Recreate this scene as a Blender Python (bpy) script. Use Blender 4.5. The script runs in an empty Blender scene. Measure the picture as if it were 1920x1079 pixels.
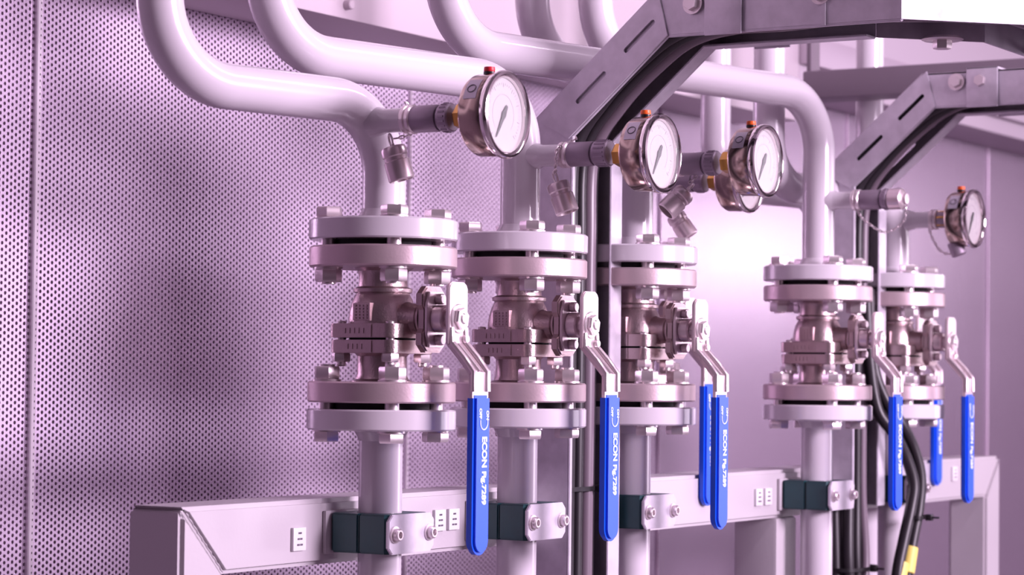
import bpy, bmesh, math, random
from mathutils import Vector, Matrix
random.seed(7)
R = math.radians
S = bpy.context.scene
COL = S.collection
ZC = 1.40                      # height of the camera above the floor

# ------------------------------------------------------------------ camera
# X runs along the pipe rack (away to the right), +Y goes into the wall, Z up
TH = R(58.7); s0, c0 = math.sin(TH), math.cos(TH)
FPX = 4600.0
cam_d = bpy.data.cameras.new('camera'); cam = bpy.data.objects.new('camera', cam_d); COL.objects.link(cam)
cam_d.sensor_width = 36.0; cam_d.lens = FPX / 1920 * 36.0
cam_d.clip_start = 0.05; cam_d.clip_end = 60
fw = Vector((s0, c0, 0)); rt = Vector((c0, -s0, 0)); up = Vector((0, 0, 1))
pitch = math.atan(166.5 / FPX); roll = 0.011
f2 = fw * math.cos(pitch) + up * math.sin(pitch)
u2 = up * math.cos(pitch) - fw * math.sin(pitch)
r3 = rt * math.cos(roll) + u2 * math.sin(roll)
u3 = u2 * math.cos(roll) - rt * math.sin(roll)
M = Matrix.Identity(4)
for i in range(3):
    M[i][0] = r3[i]; M[i][1] = u3[i]; M[i][2] = -f2[i]
M[2][3] = ZC
cam.matrix_world = M
cam_d.dof.use_dof = True; cam_d.dof.focus_distance = 2.0; cam_d.dof.aperture_fstop = 12.0
S.camera = cam

# ------------------------------------------------------------------ world and lights
W = bpy.data.worlds.new('world'); S.world = W; W.use_nodes = True
nt = W.node_tree; nt.nodes.clear()
wo = nt.nodes.new('ShaderNodeOutputWorld'); bg = nt.nodes.new('ShaderNodeBackground')
tc = nt.nodes.new('ShaderNodeTexCoord'); sp = nt.nodes.new('ShaderNodeSeparateXYZ')
rp = nt.nodes.new('ShaderNodeValToRGB'); mr = nt.nodes.new('ShaderNodeMapRange')
nt.links.new(tc.outputs['Generated'], sp.inputs[0]); nt.links.new(sp.outputs['Z'], mr.inputs['Value'])
mr.inputs['From Min'].default_value = -1; mr.inputs['From Max'].default_value = 1
nt.links.new(mr.outputs[0], rp.inputs[0]); dp = nt.nodes.new('ShaderNodeVectorMath'); dp.operation = 'DOT_PRODUCT'; dp.inputs[1].default_value = (.22, -.94, .24)
m2 = nt.nodes.new('ShaderNodeMapRange'); m2.inputs['From Min'].default_value = .40; m2.inputs['From Max'].default_value = 1.0
m2.inputs['To Min'].default_value = .75; m2.inputs['To Max'].default_value = 4.0
nt.links.new(tc.outputs['Generated'], dp.inputs[0]); nt.links.new(dp.outputs['Value'], m2.inputs['Value'])
vm = nt.nodes.new('ShaderNodeVectorMath'); vm.operation = 'SCALE'
nt.links.new(rp.outputs[0], vm.inputs[0]); nt.links.new(m2.outputs[0], vm.inputs['Scale'])
nt.links.new(vm.outputs[0], bg.inputs[0]); nt.links.new(bg.outputs[0], wo.inputs[0])
e = rp.color_ramp.elements
e[0].position = 0.0; e[0].color = (.10, .058, .088, 1)
e[1].position = 1.0; e[1].color = (.64, .42, .62, 1)
for p, cc in ((.42, (.13, .075, .115, 1)), (.50, (.30, .19, .28, 1)), (.62, (.42, .27, .41, 1))):
    q = e.new(p); q.color = cc
bg.inputs['Strength'].default_value = 0.26

def area(name, loc, target, sx, sy, power, col):
    l = bpy.data.lights.new(name, 'AREA'); l.shape = 'RECTANGLE'; l.size = sx; l.size_y = sy
    l.energy = power; l.color = col
    o = bpy.data.objects.new(name, l); COL.objects.link(o); o.location = loc
    o.rotation_euler = (Vector(target) - Vector(loc)).to_track_quat('-Z', 'Y').to_euler()
    return o
area('key_lamp', (2.15, -1.50, ZC + .60), (1.80, 1.1, ZC), .80, .60, 128, (.98, .79, 1))
area('side_window_light', (6.0, -1.75, ZC + .34), (1.9, 1.2, ZC + .1), 1.6, 1.76, 36, (.97, .80, 1))
area('ceiling_tube_lamp', (2.2, .15, ZC + 1.15), (2.2, 1.1, ZC), 1.3, .05, 8, (.98, .82, 1))
area('corridor_lamp', (7.1, -.50, ZC + .405), (3.1, 1.4, ZC + .2), .26, .18, 7.0, (1, .84, .97))
S.view_settings.view_transform = 'Standard'; S.view_settings.look = 'None'
S.view_settings.gamma = 1.0; S.view_settings.use_curve_mapping = False
S.view_settings.exposure = 0.08

# ------------------------------------------------------------------ materials
def mat(name, col, rough=.5, metal=0.0, coat=0.0, noise=None, bump=None, spec=.5):
    m = bpy.data.materials.new(name); m.use_nodes = True
    n = m.node_tree.nodes; L = m.node_tree.links; b = n['Principled BSDF']
    b.inputs['Base Color'].default_value = (*col, 1); b.inputs['Roughness'].default_value = rough
    b.inputs['Metallic'].default_value = metal; b.inputs['Coat Weight'].default_value = coat
    b.inputs['Coat Roughness'].default_value = .08; b.inputs['Specular IOR Level'].default_value = spec
    if noise:
        scale, amt = noise
        t = n.new('ShaderNodeTexCoord'); x = n.new('ShaderNodeTexNoise'); x.inputs['Scale'].default_value = scale
        x.inputs['Detail'].default_value = 5
        L.new(t.outputs['Object'], x.inputs['Vector'])
        mx = n.new('ShaderNodeMix'); mx.data_type = 'RGBA'
        mx.inputs['A'].default_value = (*[c * (1 - amt) for c in col], 1)
        mx.inputs['B'].default_value = (*[min(1, c * (1 + amt)) for c in col], 1)
        L.new(x.outputs['Fac'], mx.inputs['Factor']); L.new(mx.outputs['Result'], b.inputs['Base Color'])
        r = n.new('ShaderNodeMapRange'); r.inputs['To Min'].default_value = rough * .8; r.inputs['To Max'].default_value = min(1, rough * 1.25)
        L.new(x.outputs['Fac'], r.inputs['Value']); L.new(r.outputs[0], b.inputs['Roughness'])
    if bump:
        scale, st = bump
        t = n.new('ShaderNodeTexCoord'); x = n.new('ShaderNodeTexNoise'); x.inputs['Scale'].default_value = scale
        L.new(t.outputs['Object'], x.inputs['Vector']); bp = n.new('ShaderNodeBump'); bp.inputs['Strength'].default_value = st
        bp.inputs['Distance'].default_value = .0006
        L.new(x.outputs['Fac'], bp.inputs['Height']); L.new(bp.outputs[0], b.inputs['Normal'])
    return m
WHITE = mat('white_gloss_paint', (.61, .56, .61), .17, 0, .5, (6, .03), (60, .10))
FRAMEW = mat('cream_frame_paint', (.47, .43, .46), .38, 0, .1, (8, .03), (300, .15))
CAST = mat('cast_stainless', (.50, .39, .40), .33, .95, 0, (90, .10), (700, .35))
TURN = mat('machined_stainless', (.54, .42, .45), .40, .6, 0, (30, .06), (500, .1))
BOLT = mat('zinc_bolt', (.74, .66, .68), .30, .8, 0, (80, .06))
PLATE = mat('pressed_stainless', (.70, .59, .62), .30, .75, 0, (60, .05))
POLISH = mat('polished_steel', (.86, .79, .80), .10, 1)
GALV = mat('galvanised_steel', (.62, .57, .64), .40, .45, 0, (70, .24), (200, .1))
BRASS = mat('brass', (.55, .30, .08), .3, 1)
FITTING = mat('grey_zinc_fitting', (.30, .24, .30), .48, .6)
BLUE = mat('blue_vinyl_grip', (.002, .085, .78), .38, 0, .15)
GREEN = mat('dark_green_plastic', (.012, .066, .074), .38, 0, 0, (120, .2))
GASK = mat('black_gasket', (.012, .010, .012), .7)
CABLE = mat('black_cable_jacket', (.015, .011, .015), .42, 0, 0, (20, .2))
CABLEG = mat('grey_cable_jacket', (.16, .12, .15), .35)
TIE = mat('black_cable_tie_nylon', (.01, .008, .01), .4)
YEL = mat('yellow_marker', (.80, .66, .16), .5)
LABELW = mat('white_label', (.68, .65, .68), .4)
INK = mat('grey_ink', (.10, .08, .11), .6)
PRINT = mat('white_print', (.80, .86, .95), .5)
DIAL = mat('white_dial', (.35, .32, .33), .5)
BLACK = mat('black_enamel', (.01, .01, .012), .4)
ORANGE = mat('orange_rubber', (.85, .13, .015), .45)
RED = mat('red_rubber', (.62, .015, .03), .45)
SOFF = mat('pale_sheet_metal', (.54, .46, .51), .42, .15, 0, (3, .05))
SOFF2 = mat('grey_pink_sheet_metal', (.40, .33, .39), .42, .15, 0, (3, .05))
DARKST = mat('grey_painted_steel', (.20, .16, .195), .45, .2)
FLOORM = mat('grey_floor', (.22, .18, .21), .6, 0, 0, (5, .2))
m = GLASS = bpy.data.materials.new('gauge_glass'); m.use_nodes = True
n = m.node_tree.nodes; L = m.node_tree.links; n.clear()
o_ = n.new('ShaderNodeOutputMaterial'); mx = n.new('ShaderNodeMixShader'); tr = n.new('ShaderNodeBsdfTransparent'); gl = n.new('ShaderNodeBsdfGlossy')
fr = n.new('ShaderNodeLayerWeight'); fr.inputs['Blend'].default_value = .12; gl.inputs['Roughness'].default_value = .03
gm = n.new('ShaderNodeMath'); gm.operation = 'MULTIPLY'; gm.inputs[1].default_value = .22; L.new(fr.outputs['Facing'], gm.inputs[0]); L.new(gm.outputs[0], mx.inputs[0]); L.new(tr.outputs[0], mx.inputs[1]); L.new(gl.outputs[0], mx.inputs[2]); L.new(mx.outputs[0], o_.inputs[0])

def perforated(name, base, rough, metal, RAD=.00165, single=None):
    m = bpy.data.materials.new(name); m.use_nodes = True
    n = m.node_tree.nodes; L = m.node_tree.links; b = n['Principled BSDF']
    t = n.new('ShaderNodeTexCoord'); sp = n.new('ShaderNodeSeparateXYZ'); L.new(t.outputs['Object'], sp.inputs[0])
    PX, PZ = .0100, .00585
    def mth(op, a, b_=None):
        q = n.new('ShaderNodeMath'); q.operation = op
        for i, v in enumerate((a, b_)):
            if v is None: continue
            if isinstance(v, (int, float)): q.inputs[i].default_value = v
            else: L.new(v, q.inputs[i])
        return q.outputs[0]
    def cell(off):
        fx = mth('SUBTRACT', mth('FRACT', mth('ADD', mth('DIVIDE', sp.outputs['X'], PX), off)), .5)
        fz = mth('SUBTRACT', mth('FRACT', mth('ADD', mth('DIVIDE', sp.outputs['Z'], PZ), off)), .5)
        fx = mth('MULTIPLY', fx, PX); fz = mth('MULTIPLY', fz, PZ)
        return mth('SQRT', mth('ADD', mth('MULTIPLY', fx, fx), mth('MULTIPLY', fz, fz)))
    d = mth('MINIMUM', cell(0.0), cell(0.5)) if single is None else cell(single)
    r = n.new('ShaderNodeMapRange'); r.inputs['From Min'].default_value = RAD * .86; r.inputs['From Max'].default_value = RAD * 1.12
    L.new(d, r.inputs['Value'])
    mx = n.new('ShaderNodeMix'); mx.data_type = 'RGBA'; mx.inputs['A'].default_value = (.045, .018, .042, 1)
    x = n.new('ShaderNodeTexNoise'); x.inputs['Scale'].default_value = 2.2; L.new(t.outputs['Object'], x.inputs['Vector'])
    c = n.new('ShaderNodeMix'); c.data_type = 'RGBA'
    c.inputs['A'].default_value = (*[v * .93 for v in base], 1); c.inputs['B'].default_value = (*[v * 1.05 for v in base], 1)
    L.new(x.outputs['Fac'], c.inputs['Factor']); L.new(c.outputs['Result'], mx.inputs['B'])
    L.new(r.outputs[0], mx.inputs['Factor']); L.new(mx.outputs['Result'], b.inputs['Base Color'])
    L.new(mth('MULTIPLY', r.outputs[0], metal), b.inputs['Metallic'])
    rr = n.new('ShaderNodeMapRange'); rr.inputs['To Min'].default_value = .9; rr.inputs['To Max'].default_value = rough
    L.new(r.outputs[0], rr.inputs['Value']); L.new(rr.outputs[0], b.inputs['Roughness'])
    bp = n.new('ShaderNodeBump'); bp.inputs['Distance'].default_value = .0008; bp.inputs['Strength'].default_value = .25
    L.new(r.outputs[0], bp.inputs['Height']); L.new(bp.outputs[0], b.inputs['Normal'])
    return m
PERF = perforated('perforated_steel', (.60, .48, .62), .26, .68)
PERFB = perforated('perforated_fold', (.88, .80, .87), .35, .3, .0011, -.18)  # fold strip lighter than the wall steel: caught light put into its colour
PERFD = perforated('perforated_far_seam', (.62, .50, .61), .4, .3, .0016, .10)
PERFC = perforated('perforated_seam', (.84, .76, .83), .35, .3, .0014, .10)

# ------------------------------------------------------------------ mesh helpers
class MB:
    def __init__(self): self.v = []; self.f = []
    def add(self, vs, fs):
        k = len(self.v); self.v += [Vector(p) for p in vs]; self.f += [[i + k for i in f] for f in fs]; return self
    def box(self, a, b, bev=0):
        (x0, y0, z0), (x1, y1, z1) = a, b
        if bev <= 0:
            vs = [(x, y, z) for x in (x0, x1) for y in (y0, y1) for z in (z0, z1)]
            return self.add(vs, [(0, 1, 3, 2), (4, 6, 7, 5), (0, 4, 5, 1), (2, 3, 7, 6), (0, 2, 6, 4), (1, 5, 7, 3)])
        bm = bmesh.new(); bmesh.ops.create_cube(bm, size=1)
        bmesh.ops.scale(bm, vec=(abs(x1 - x0), abs(y1 - y0), abs(z1 - z0)), verts=bm.verts)
        bmesh.ops.translate(bm, vec=((x0 + x1) / 2, (y0 + y1) / 2, (z0 + z1) / 2), verts=bm.verts)
        bmesh.ops.bevel(bm, geom=list(bm.edges), offset=bev, segments=2, affect='EDGES', profile=.6)
        self.frombm(bm); return self
    def frombm(self, bm):
        bm.verts.index_update()
        self.add([v.co.copy() for v in bm.verts], [[v.index for v in f.verts] for f in bm.faces]); bm.free()
    def lathe(self, prof, o=(0, 0, 0), ax=(0, 0, 1), seg=40, cap=True):
        ax = Vector(ax).normalized(); o = Vector(o)
        a = ax.orthogonal().normalized(); b = ax.cross(a)
        vs = []; fs = []
        for r, h in prof:
            for i in range(seg):
                t = 2 * math.pi * i / seg
                vs.append(o + ax * h + (a * math.cos(t) + b * math.sin(t)) * r)
        for j in range(len(prof) - 1):
            for i in range(seg):
                k = (i + 1) % seg
                fs.append((j * seg + i, j * seg + k, (j + 1) * seg + k, (j + 1) * seg + i))
        if cap:
            fs.append(tuple(reversed(range(seg)))); fs.append(tuple(range((len(prof) - 1) * seg, len(prof) * seg)))
        return self.add(vs, fs)
    def cyl(self, p0, p1, r, seg=24, ch=0):
        p0, p1 = Vector(p0), Vector(p1); h = (p1 - p0).length
        prof = [(r, 0), (r, h)] if not ch else [(r - ch, 0), (r, ch), (r, h - ch), (r - ch, h)]
        return self.lathe(prof, p0, p1 - p0, seg)
    def hexa(self, p0, p1, af, rot=0, ch=.0012):
        """chamfered hexagonal prism"""
        p0, p1 = Vector(p0), Vector(p1); ax = (p1 - p0).normalized(); h = (p1 - p0).length
        a = Vector((1, 0, 0)) if abs(ax.x) < .9 else Vector((0, 1, 0))
        a = (a - ax * a.dot(ax)).normalized(); b = ax.cross(a); R_ = af / 2 / math.cos(math.pi / 6)
        vs = []
        for hh, rr in ((0, R_ * .93), (ch, R_), (h - ch, R_), (h, R_ * .93)):
            for i in range(6):
                t = rot + math.pi / 3 * i; vs.append(p0 + ax * hh + (a * math.cos(t) + b * math.sin(t)) * rr)
        fs = [tuple(reversed(range(6))), tuple(range(18, 24))]
        for j in range(3):
            for i in range(6):
                k = (i + 1) % 6; fs.append((j * 6 + i, j * 6 + k, j * 6 + 6 + k, j * 6 + 6 + i))
        return self.add(vs, fs)
    def tube(self, pts, r, seg=20, cap=True, closed=False):
        pts = [Vector(p) for p in pts]; n_ = len(pts)
        if closed: tan = [(pts[(i + 1) % n_] - pts[i - 1]).normalized() for i in range(n_)]
        else: tan = [(pts[min(i + 1, n_ - 1)] - pts[max(i - 1, 0)]).normalized() for i in range(n_)]
        a = tan[0].orthogonal().normalized(); vs = []; fs = []
        for i, p in enumerate(pts):
            a = (a - tan[i] * a.dot(tan[i])).normalized(); b = tan[i].cross(a)
            rr = r(i / (n_ - 1)) if callable(r) else r
            for k in range(seg):
                t = 2 * math.pi * k / seg; vs.append(p + (a * math.cos(t) + b * math.sin(t)) * rr)
        for j in range(n_ if closed else n_ - 1):
            j2 = (j + 1) % n_
            for k in range(seg):
                l = (k + 1) % seg; fs.append((j * seg + k, j * seg + l, j2 * seg + l, j2 * seg + k))
        if cap and not closed:
            fs.append(tuple(reversed(range(seg)))); fs.append(tuple(range((n_ - 1) * seg, n_ * seg)))
        return self.add(vs, fs)
    def prism(self, poly, fn, t0, t1, holes=(), bev=0):
        """poly: list of 2D; fn(a,b,t)->3D; slab between t0 and t1, may have holes"""
        bm = bmesh.new(); loops = [poly] + list(holes); es = []
        for lp in loops:
            vs = [bm.verts.new(fn(a, b, t0)) for a, b in lp]
            es += [bm.edges.new((vs[i], vs[(i + 1) % len(vs)])) for i in range(len(vs))]
        if holes:
            bmesh.ops.triangle_fill(bm, use_beauty=True, use_dissolve=False, edges=es)
        else:
            bm.faces.new(list(bm.verts))
        d = Vector(fn(0, 0, t1)) - Vector(fn(0, 0, t0))
        r_ = bmesh.ops.extrude_face_region(bm, geom=list(bm.faces))
        bmesh.ops.translate(bm, vec=d, verts=[g for g in r_['geom'] if isinstance(g, bmesh.types.BMVert)])
        bmesh.ops.recalc_face_normals(bm, faces=bm.faces)
        if bev:
            ed = [e_ for e_ in bm.edges if len(e_.link_faces) == 2 and e_.calc_face_angle(0) > .9]
            bmesh.ops.bevel(bm, geom=ed, offset=bev, segments=2, affect='EDGES')
        self.frombm(bm); return self
    def build(self, name, material, parent=None, loc=None, smooth=True, ang=34):
        me = bpy.data.meshes.new(name); me.from_pydata([tuple(p) for p in self.v], [], self.f)
        bm = bmesh.new(); bm.from_mesh(me); bmesh.ops.recalc_face_normals(bm, faces=bm.faces)
        if smooth:
            for f in bm.faces: f.smooth = True
            for e_ in bm.edges:
                e_.smooth = not (len(e_.link_faces) != 2 or e_.calc_face_angle(0) > R(ang))
        bm.to_mesh(me); bm.free(); me.materials.append(material)
        o = bpy.data.objects.new(name, me); COL.objects.link(o)
        if parent: o.parent = parent
        if loc is not None: o.location = loc
        return o
def tag(o, label, cat, group=None, kind=None):
    o['label'] = label
    o['category'] = cat
    if group: o['group'] = group
    if kind: o['kind'] = kind
    return o
def thing(name, label, cat, loc, group=None):
    o = bpy.data.objects.new(name, None); COL.objects.link(o); o.location = loc; o.empty_display_size = .02
    return tag(o, label, cat, group)
def struct(o): o['kind'] = 'structure'; return o
def copy_tree(o, parent=None):
    c = o.copy(); COL.objects.link(c); c.parent = parent
    for ch in [x for x in bpy.data.objects if x.parent == o]: copy_tree(ch, c)
    return c
def text_mesh(txt, size, name, material, parent, mtx, extr=.0002):
    cu = bpy.data.curves.new('lettering', 'FONT'); cu.body = txt; cu.size = size; cu.extrude = extr; cu.offset = size * .035
    cu.align_x = 'LEFT'; cu.align_y = 'CENTER'
    to = bpy.data.objects.new('lettering_source', cu); COL.objects.link(to)
    dg = bpy.context.evaluated_depsgraph_get(); me = bpy.data.meshes.new_from_object(to.evaluated_get(dg))
    bpy.data.objects.remove(to); bpy.data.curves.remove(cu)
    me.name = name; me.transform(mtx); me.materials.clear(); me.materials.append(material)
    o = bpy.data.objects.new(name, me); COL.objects.link(o); o.parent = parent; return o
def smooth_path(pts, n_=8):
    pts = [Vector(p) for p in pts]; P = [pts[0]] + pts + [pts[-1]]; out = []
    for i in range(1, len(P) - 2):
        for k in range(n_):
            t = k / n_; a, b, c, d = P[i - 1], P[i], P[i + 1], P[i + 2]
            out.append(.5 * ((2 * b) + (-a + c) * t + (2 * a - 5 * b + 4 * c - d) * t * t + (-a + 3 * b - 3 * c + d) * t ** 3))
    out.append(pts[-1]); return out
def fillet(pts, rad, n_=14):
    pts = [Vector(p) for p in pts]; out = [pts[0]]
    for i in range(1, len(pts) - 1):
        a, b, c = pts[i - 1], pts[i], pts[i + 1]; d1 = (a - b).normalized(); d2 = (c - b).normalized()
        ang = d1.angle(d2); r_ = rad[i - 1] if isinstance(rad, (list, tuple)) else rad
        tl = r_ / math.tan(ang / 2); cen = b + (d1 + d2).normalized() * (r_ / math.sin(ang / 2))
        s_ = b + d1 * tl - cen; e_ = b + d2 * tl - cen; tot = s_.angle(e_); ax = s_.cross(e_).normalized()
        for k in range(n_ + 1): out.append(cen + Matrix.Rotation(tot * k / n_, 3, ax) @ s_)
    out.append(pts[-1]); return out

# ------------------------------------------------------------------ setting
WY = 1.50
def plane_box(a, b): return MB().box(a, b)
wb = struct(plane_box((-.6, WY, 0), (8.0, WY + .04, 2.9)).build('wall_back', PERF, smooth=False))
struct(plane_box((-3, -4, -.05), (8.0, WY, 0)).build('floor', FLOORM, smooth=False))
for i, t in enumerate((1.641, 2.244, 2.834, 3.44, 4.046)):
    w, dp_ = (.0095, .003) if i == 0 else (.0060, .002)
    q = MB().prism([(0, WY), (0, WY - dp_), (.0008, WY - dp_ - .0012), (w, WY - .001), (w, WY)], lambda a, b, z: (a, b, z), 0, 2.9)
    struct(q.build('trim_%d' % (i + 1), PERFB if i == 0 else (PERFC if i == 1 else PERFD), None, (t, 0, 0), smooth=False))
q = MB().box((.3, 1.40, ZC + .352), (3.05, WY, 2.9), .002); q.cyl((1.98, 1.401, ZC + .366), (1.98, 1.392, ZC + .366), .005, 16, .001)
struct(q.build('trim_6', SOFF))
q = MB().box((3.05, 1.40, ZC + .405), (8.0, WY, 2.9), .002); q.box((3.05, 1.385, ZC + .43), (8.0, 1.40, ZC + .47), .002)
struct(q.build('trim_7', SOFF2))
struct(MB().box((7.97, .10, ZC + .20), (8.0, .62, ZC + .72), .004).build('unseen_dark_panel_1', DARKST, smooth=False))  # unseen dark panel, added only for its dark reflection in the perforated wall
struct(MB().box((8.0, -.35, 0), (8.1, WY + .04, 2.9)).build('wall_right', SOFF, smooth=False))
bmt = thing('box_beam', 'dark grey box beam reaching out behind the right-hand tray bend', 'beam', (2.70, 1.235, ZC + .338))
q = MB().box((0, -.54, 0), (.05, 0, .034), .003); q.build('beam', DARKST, bmt)
MB().box((.012, -.006, .033), (.038, 0, .9), .001).build('hanger_strip', DARKST, bmt)

# ------------------------------------------------------------------ support frame
ROWY = 1.066
RY0, RY1, RZ1, RZ0 = 1.096, 1.146, ZC - .095, ZC - .145
fr = thing('support_frame', 'white painted square tube frame that carries the pipe clamps', 'frame', (1.359, RY0, 0))
def fbox(n_, x0, x1, z0, z1):
    return MB().box((x0 - 1.359, 0, z0), (x1 - 1.359, RY1 - RY0, z1), .004).build(n_, FRAMEW, fr)
MB().prism([(0, RZ1), (1.648, RZ1), (1.598, RZ0), (.05, RZ0)], lambda a, b, y: (a, y, b), 0, .05, bev=.0035).build('top_rail', FRAMEW, fr)
MB().prism([(0, RZ1 - .0006), (.05, RZ0 - .0006), (.05, 0), (0, 0)], lambda a, b, y: (a, y, b), 0, .05, bev=.0035).build('leg', FRAMEW, fr)
MB().prism([(1.648, RZ1 - .0006), (1.648, 0), (1.598, 0), (1.598, RZ0 - .0006)], lambda a, b, y: (a, y, b), 0, .05, bev=.0035).build('leg', FRAMEW, fr)
fbox('leg', 2.34, 2.39, 0, RZ0)
def bead(x0, z0, x1, z1):
    pts = [(x0 + (x1 - x0) * k / 24 + .0006 * math.sin(k * 2.1), -.0002, z0 + (z1 - z0) * k / 24) for k in range(25)]
    return MB().tube(pts, lambda t: .0006 + .0002 * math.sin(t * 60), 8).build('weld_bead', FRAMEW, fr)
bead(.004, RZ1 - .004, .047, RZ0 + .002); bead(1.644, RZ1 - .004, 1.601, RZ0 + .002)

# name plates on the rail
def sticker(t, z, label, w=.016, h=.0175):
    st = thing('name_plate', label, 'label', (t, RY0 + .0003, ZC + z - h / 2), 'small white name plates on the frame rail')
    MB().box((-w / 2, -.003, 0), (w / 2, 0, h), .0006).build('plate', LABELW, st)
    q = MB()
    for k, wd in enumerate((.004, .006, .007)):
        zz = h * (.76 - .25 * k)
        q.box((-wd / 2, -.0033, zz - .0007), (-wd * .06, -.0028, zz + .0007)); q.box((wd * .06, -.0033, zz - .0007), (wd / 2, -.0028, zz + .0007))
    q.build('printed_mark', INK, st, smooth=False)
sticker(1.496, -.124, 'small white name plate alone on the rail left of the first green clamp')
sticker(1.690, -.1185, 'white name plate right of the first clamp, nearer the clamp of a pair')
sticker(1.711, -.1185, 'white name plate right of the first clamp, nearer the blue lever of a pair')
sticker(2.293, -.1216, 'white name plate on the right part of the rail, left one of a pair')
sticker(2.315, -.1216, 'white name plate on the right part of the rail, next to the fourth clamp')
sticker(2.844, -.113, 'white name plate near the right end of the rail, between two blue grips')

# ------------------------------------------------------------------ ball valves
VZ = ZC - .0238                         # lower joint of every valve
GAP = .1244
SLOT = {1: 1.562, 2: 1.765, 3: 1.967, 4: 2.3735, 5: 2.580}
BACKY = 1.180
BACKDZ = .009                          # the back row sits a touch higher
BSLOT = {6: 2.169, 7: 2.644, 8: 2.777}
def flange_prof(z0, z1, r=.0570, ch=.0012): return [(.001, z0), (r - ch, z0), (r, z0 + ch), (r, z1 - ch), (r - ch, z1), (.001, z1)]
def make_valve():
    v = thing('ball_valve', '', 'valve', (0, 0, 0), 'flanged ball valves with blue levers')
    # lower body: flange, neck, square plate
    for zf in (.0025, .1059):
        MB().lathe(flange_prof(zf, zf + .016), seg=72).build('valve_flange', TURN, v)
    q = MB().lathe([(.001, .0150), (.0240, .0150), (.0235, .0190), (.0205, .0205), (.0190, .0240), (.0190, .0380), (.0215, .0405), (.001, .0405)], seg=64)
    sq = lambda a, rr=.009, n_=5: [(sx * (a - rr) + rr * math.cos(t), sy * (a - rr) + rr * math.sin(t)) for (sx, sy, t0) in ((1, 1, 0), (-1, 1, 90), (-1, -1, 180), (1, -1, 270)) for t in [R(t0 + 90 * k / n_) for k in range(n_ + 1)]]
    q.prism(sq(.0305), lambda a, b, z: (a, b, z), .0403, .0503, bev=.0006)
    q.box((-.0315, -.0112, .0408), (-.0300, -.0096, .0498))
    for k in range(4): q.box((-.0311, -.002 + k * .0042, .0432), (-.0303, .0004 + k * .0042, .0472))
    q.build('end_body', CAST, v)
    q = MB().prism(sq(.031), lambda a, b, z: (a, b, z), .0520, .0628, bev=.0006)
    q.lathe([(.001, .0622), (.0262, .0622), (.0262, .0665), (.0252, .074), (.0232, .081), (.0206, .0862), (.0226, .0872), (.0228, .0898), (.0190, .0915), (.0184, .0990), (.0196, .1035), (.0235, .1058), (.0240, .1100), (.001, .1100)], seg=64)
    # stem housing on the aisle side
    q.lathe([(.0155, .012), (.0135, .022), (.0118, .027), (.0118, .036), (.0145, .0395), (.0145, .041)], (0, 0, .0668), (0, -1, 0), 32)
    # square cast pad with raised dots
    q.box((-.0268, -.0065, .0650), (-.0190, .0095, .0785), .0010)
    for i in range(4):
        for j in range(5): q.cyl((-.0265, -.0035 + i * .0034, .0668 + j * .0024), (-.0276, -.0035 + i * .0034, .0668 + j * .0024), .0008, 6)
    q.box((-.0280, -.0072, .0650), (-.0230, -.0060, .0785))
    q.box((-.0320, -.0112, .0525), (-.0305, -.0096, .0623))
    for k in range(5): q.box((-.0316, -.004 + k * .0042, .0552), (-.0308, -.0016 + k * .0042, .0592))
    q.build('body', CAST, v)
    MB().lathe([(.001, .0498), (.0255, .0498), (.0255, .0525), (.001, .0525)], seg=40).build('body_seal', GASK, v)
    for sx in (-1, 1):
        for sy in (-1, 1):
            x, y = sx * .0225, sy * .0225
            b = MB().hexa((x, y, .0403), (x, y, .0335), .0125, random.random()); b.cyl((x, y, .0300), (x, y, .0650), .0036, 14, .0008)
            b.build('body_bolt', BOLT, v)
    # mounting pad (bone shaped plate, lobes above and below)
    def lobes(w, h, notch):
        return [(-w * .6, h), (w * .6, h), (w, h * .78), (w, h * .42), (notch, h * .28), (notch, -h * .28), (w, -h * .42), (w, -h * .78), (w * .6, -h), (-w * .6, -h), (-w, -h * .78), (-w, -h * .42), (-notch, -h * .28), (-notch, h * .28), (-w, h * .42), (-w, h * .78)]
    MB().prism(lobes(.0160, .0252, .0132), lambda a, b, y: (a, y, b + .0662), -.0405, -.0475, bev=.0012).build('mounting_pad', CAST, v)
    q = MB().prism([(-.010, -.021), (.010, -.021), (.0135, -.012), (.0135, .012), (.010, .021), (-.010, .021), (-.0135, .012), (-.0135, -.012)], lambda a, b, y: (a, y, b + .0662), -.0475, -.0500, bev=.0005)
    for zz in (-.0155, .0155): q.cyl((0, -.0500, .0662 + zz), (0, -.0560, .0662 + zz), .0042, 16, .0008)
    q.build('stop_plate', PLATE, v)
    q = MB().cyl((0, -.0475, .0668), (0, -.0725, .0668), .0068, 20, .0008); q.cyl((0, -.050, .0668), (0, -.0600, .0668), .0105, 24, .001)
    q.build('stem', PLATE, v)
    # lever
    n3 = lambda w: w / 2
    lv = MB()
    w = .0132
    top = [(-w + .005, .0945), (w - .005, .0945), (w - .0018, .0927), (w, .0895), (w, .0470), (-w, .0470), (-w, .0895), (-w + .0018, .0927)]
    lv.prism(top, lambda a, b, y: (a, y, b), -.0660, -.0694, bev=.0008)
    def strip(p, q_, x0, x1, th):
        p, q_ = Vector((0, *p)), Vector((0, *q_)); d = (q_ - p).normalized(); nn = Vector((0, d.z, -d.y)) * th / 2
        vs = [Vector((x, 0, 0)) + c + sg * nn for x in (x0, x1) for c in (p, q_) for sg in (-1, 1)]
        lv.add(vs, [(0, 1, 3, 2), (4, 6, 7, 5), (0, 4, 5, 1), (2, 3, 7, 6), (0, 2, 6, 4), (1, 5, 7, 3)])
    A, B, C_ = (-.0678, .0478), (-.0880, .0255), (-.0880, .0070)
    strip(A, B, -.0118, .0118, .003); strip((-.0880, .0265), C_, -.0112, .0112, .003)
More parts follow.
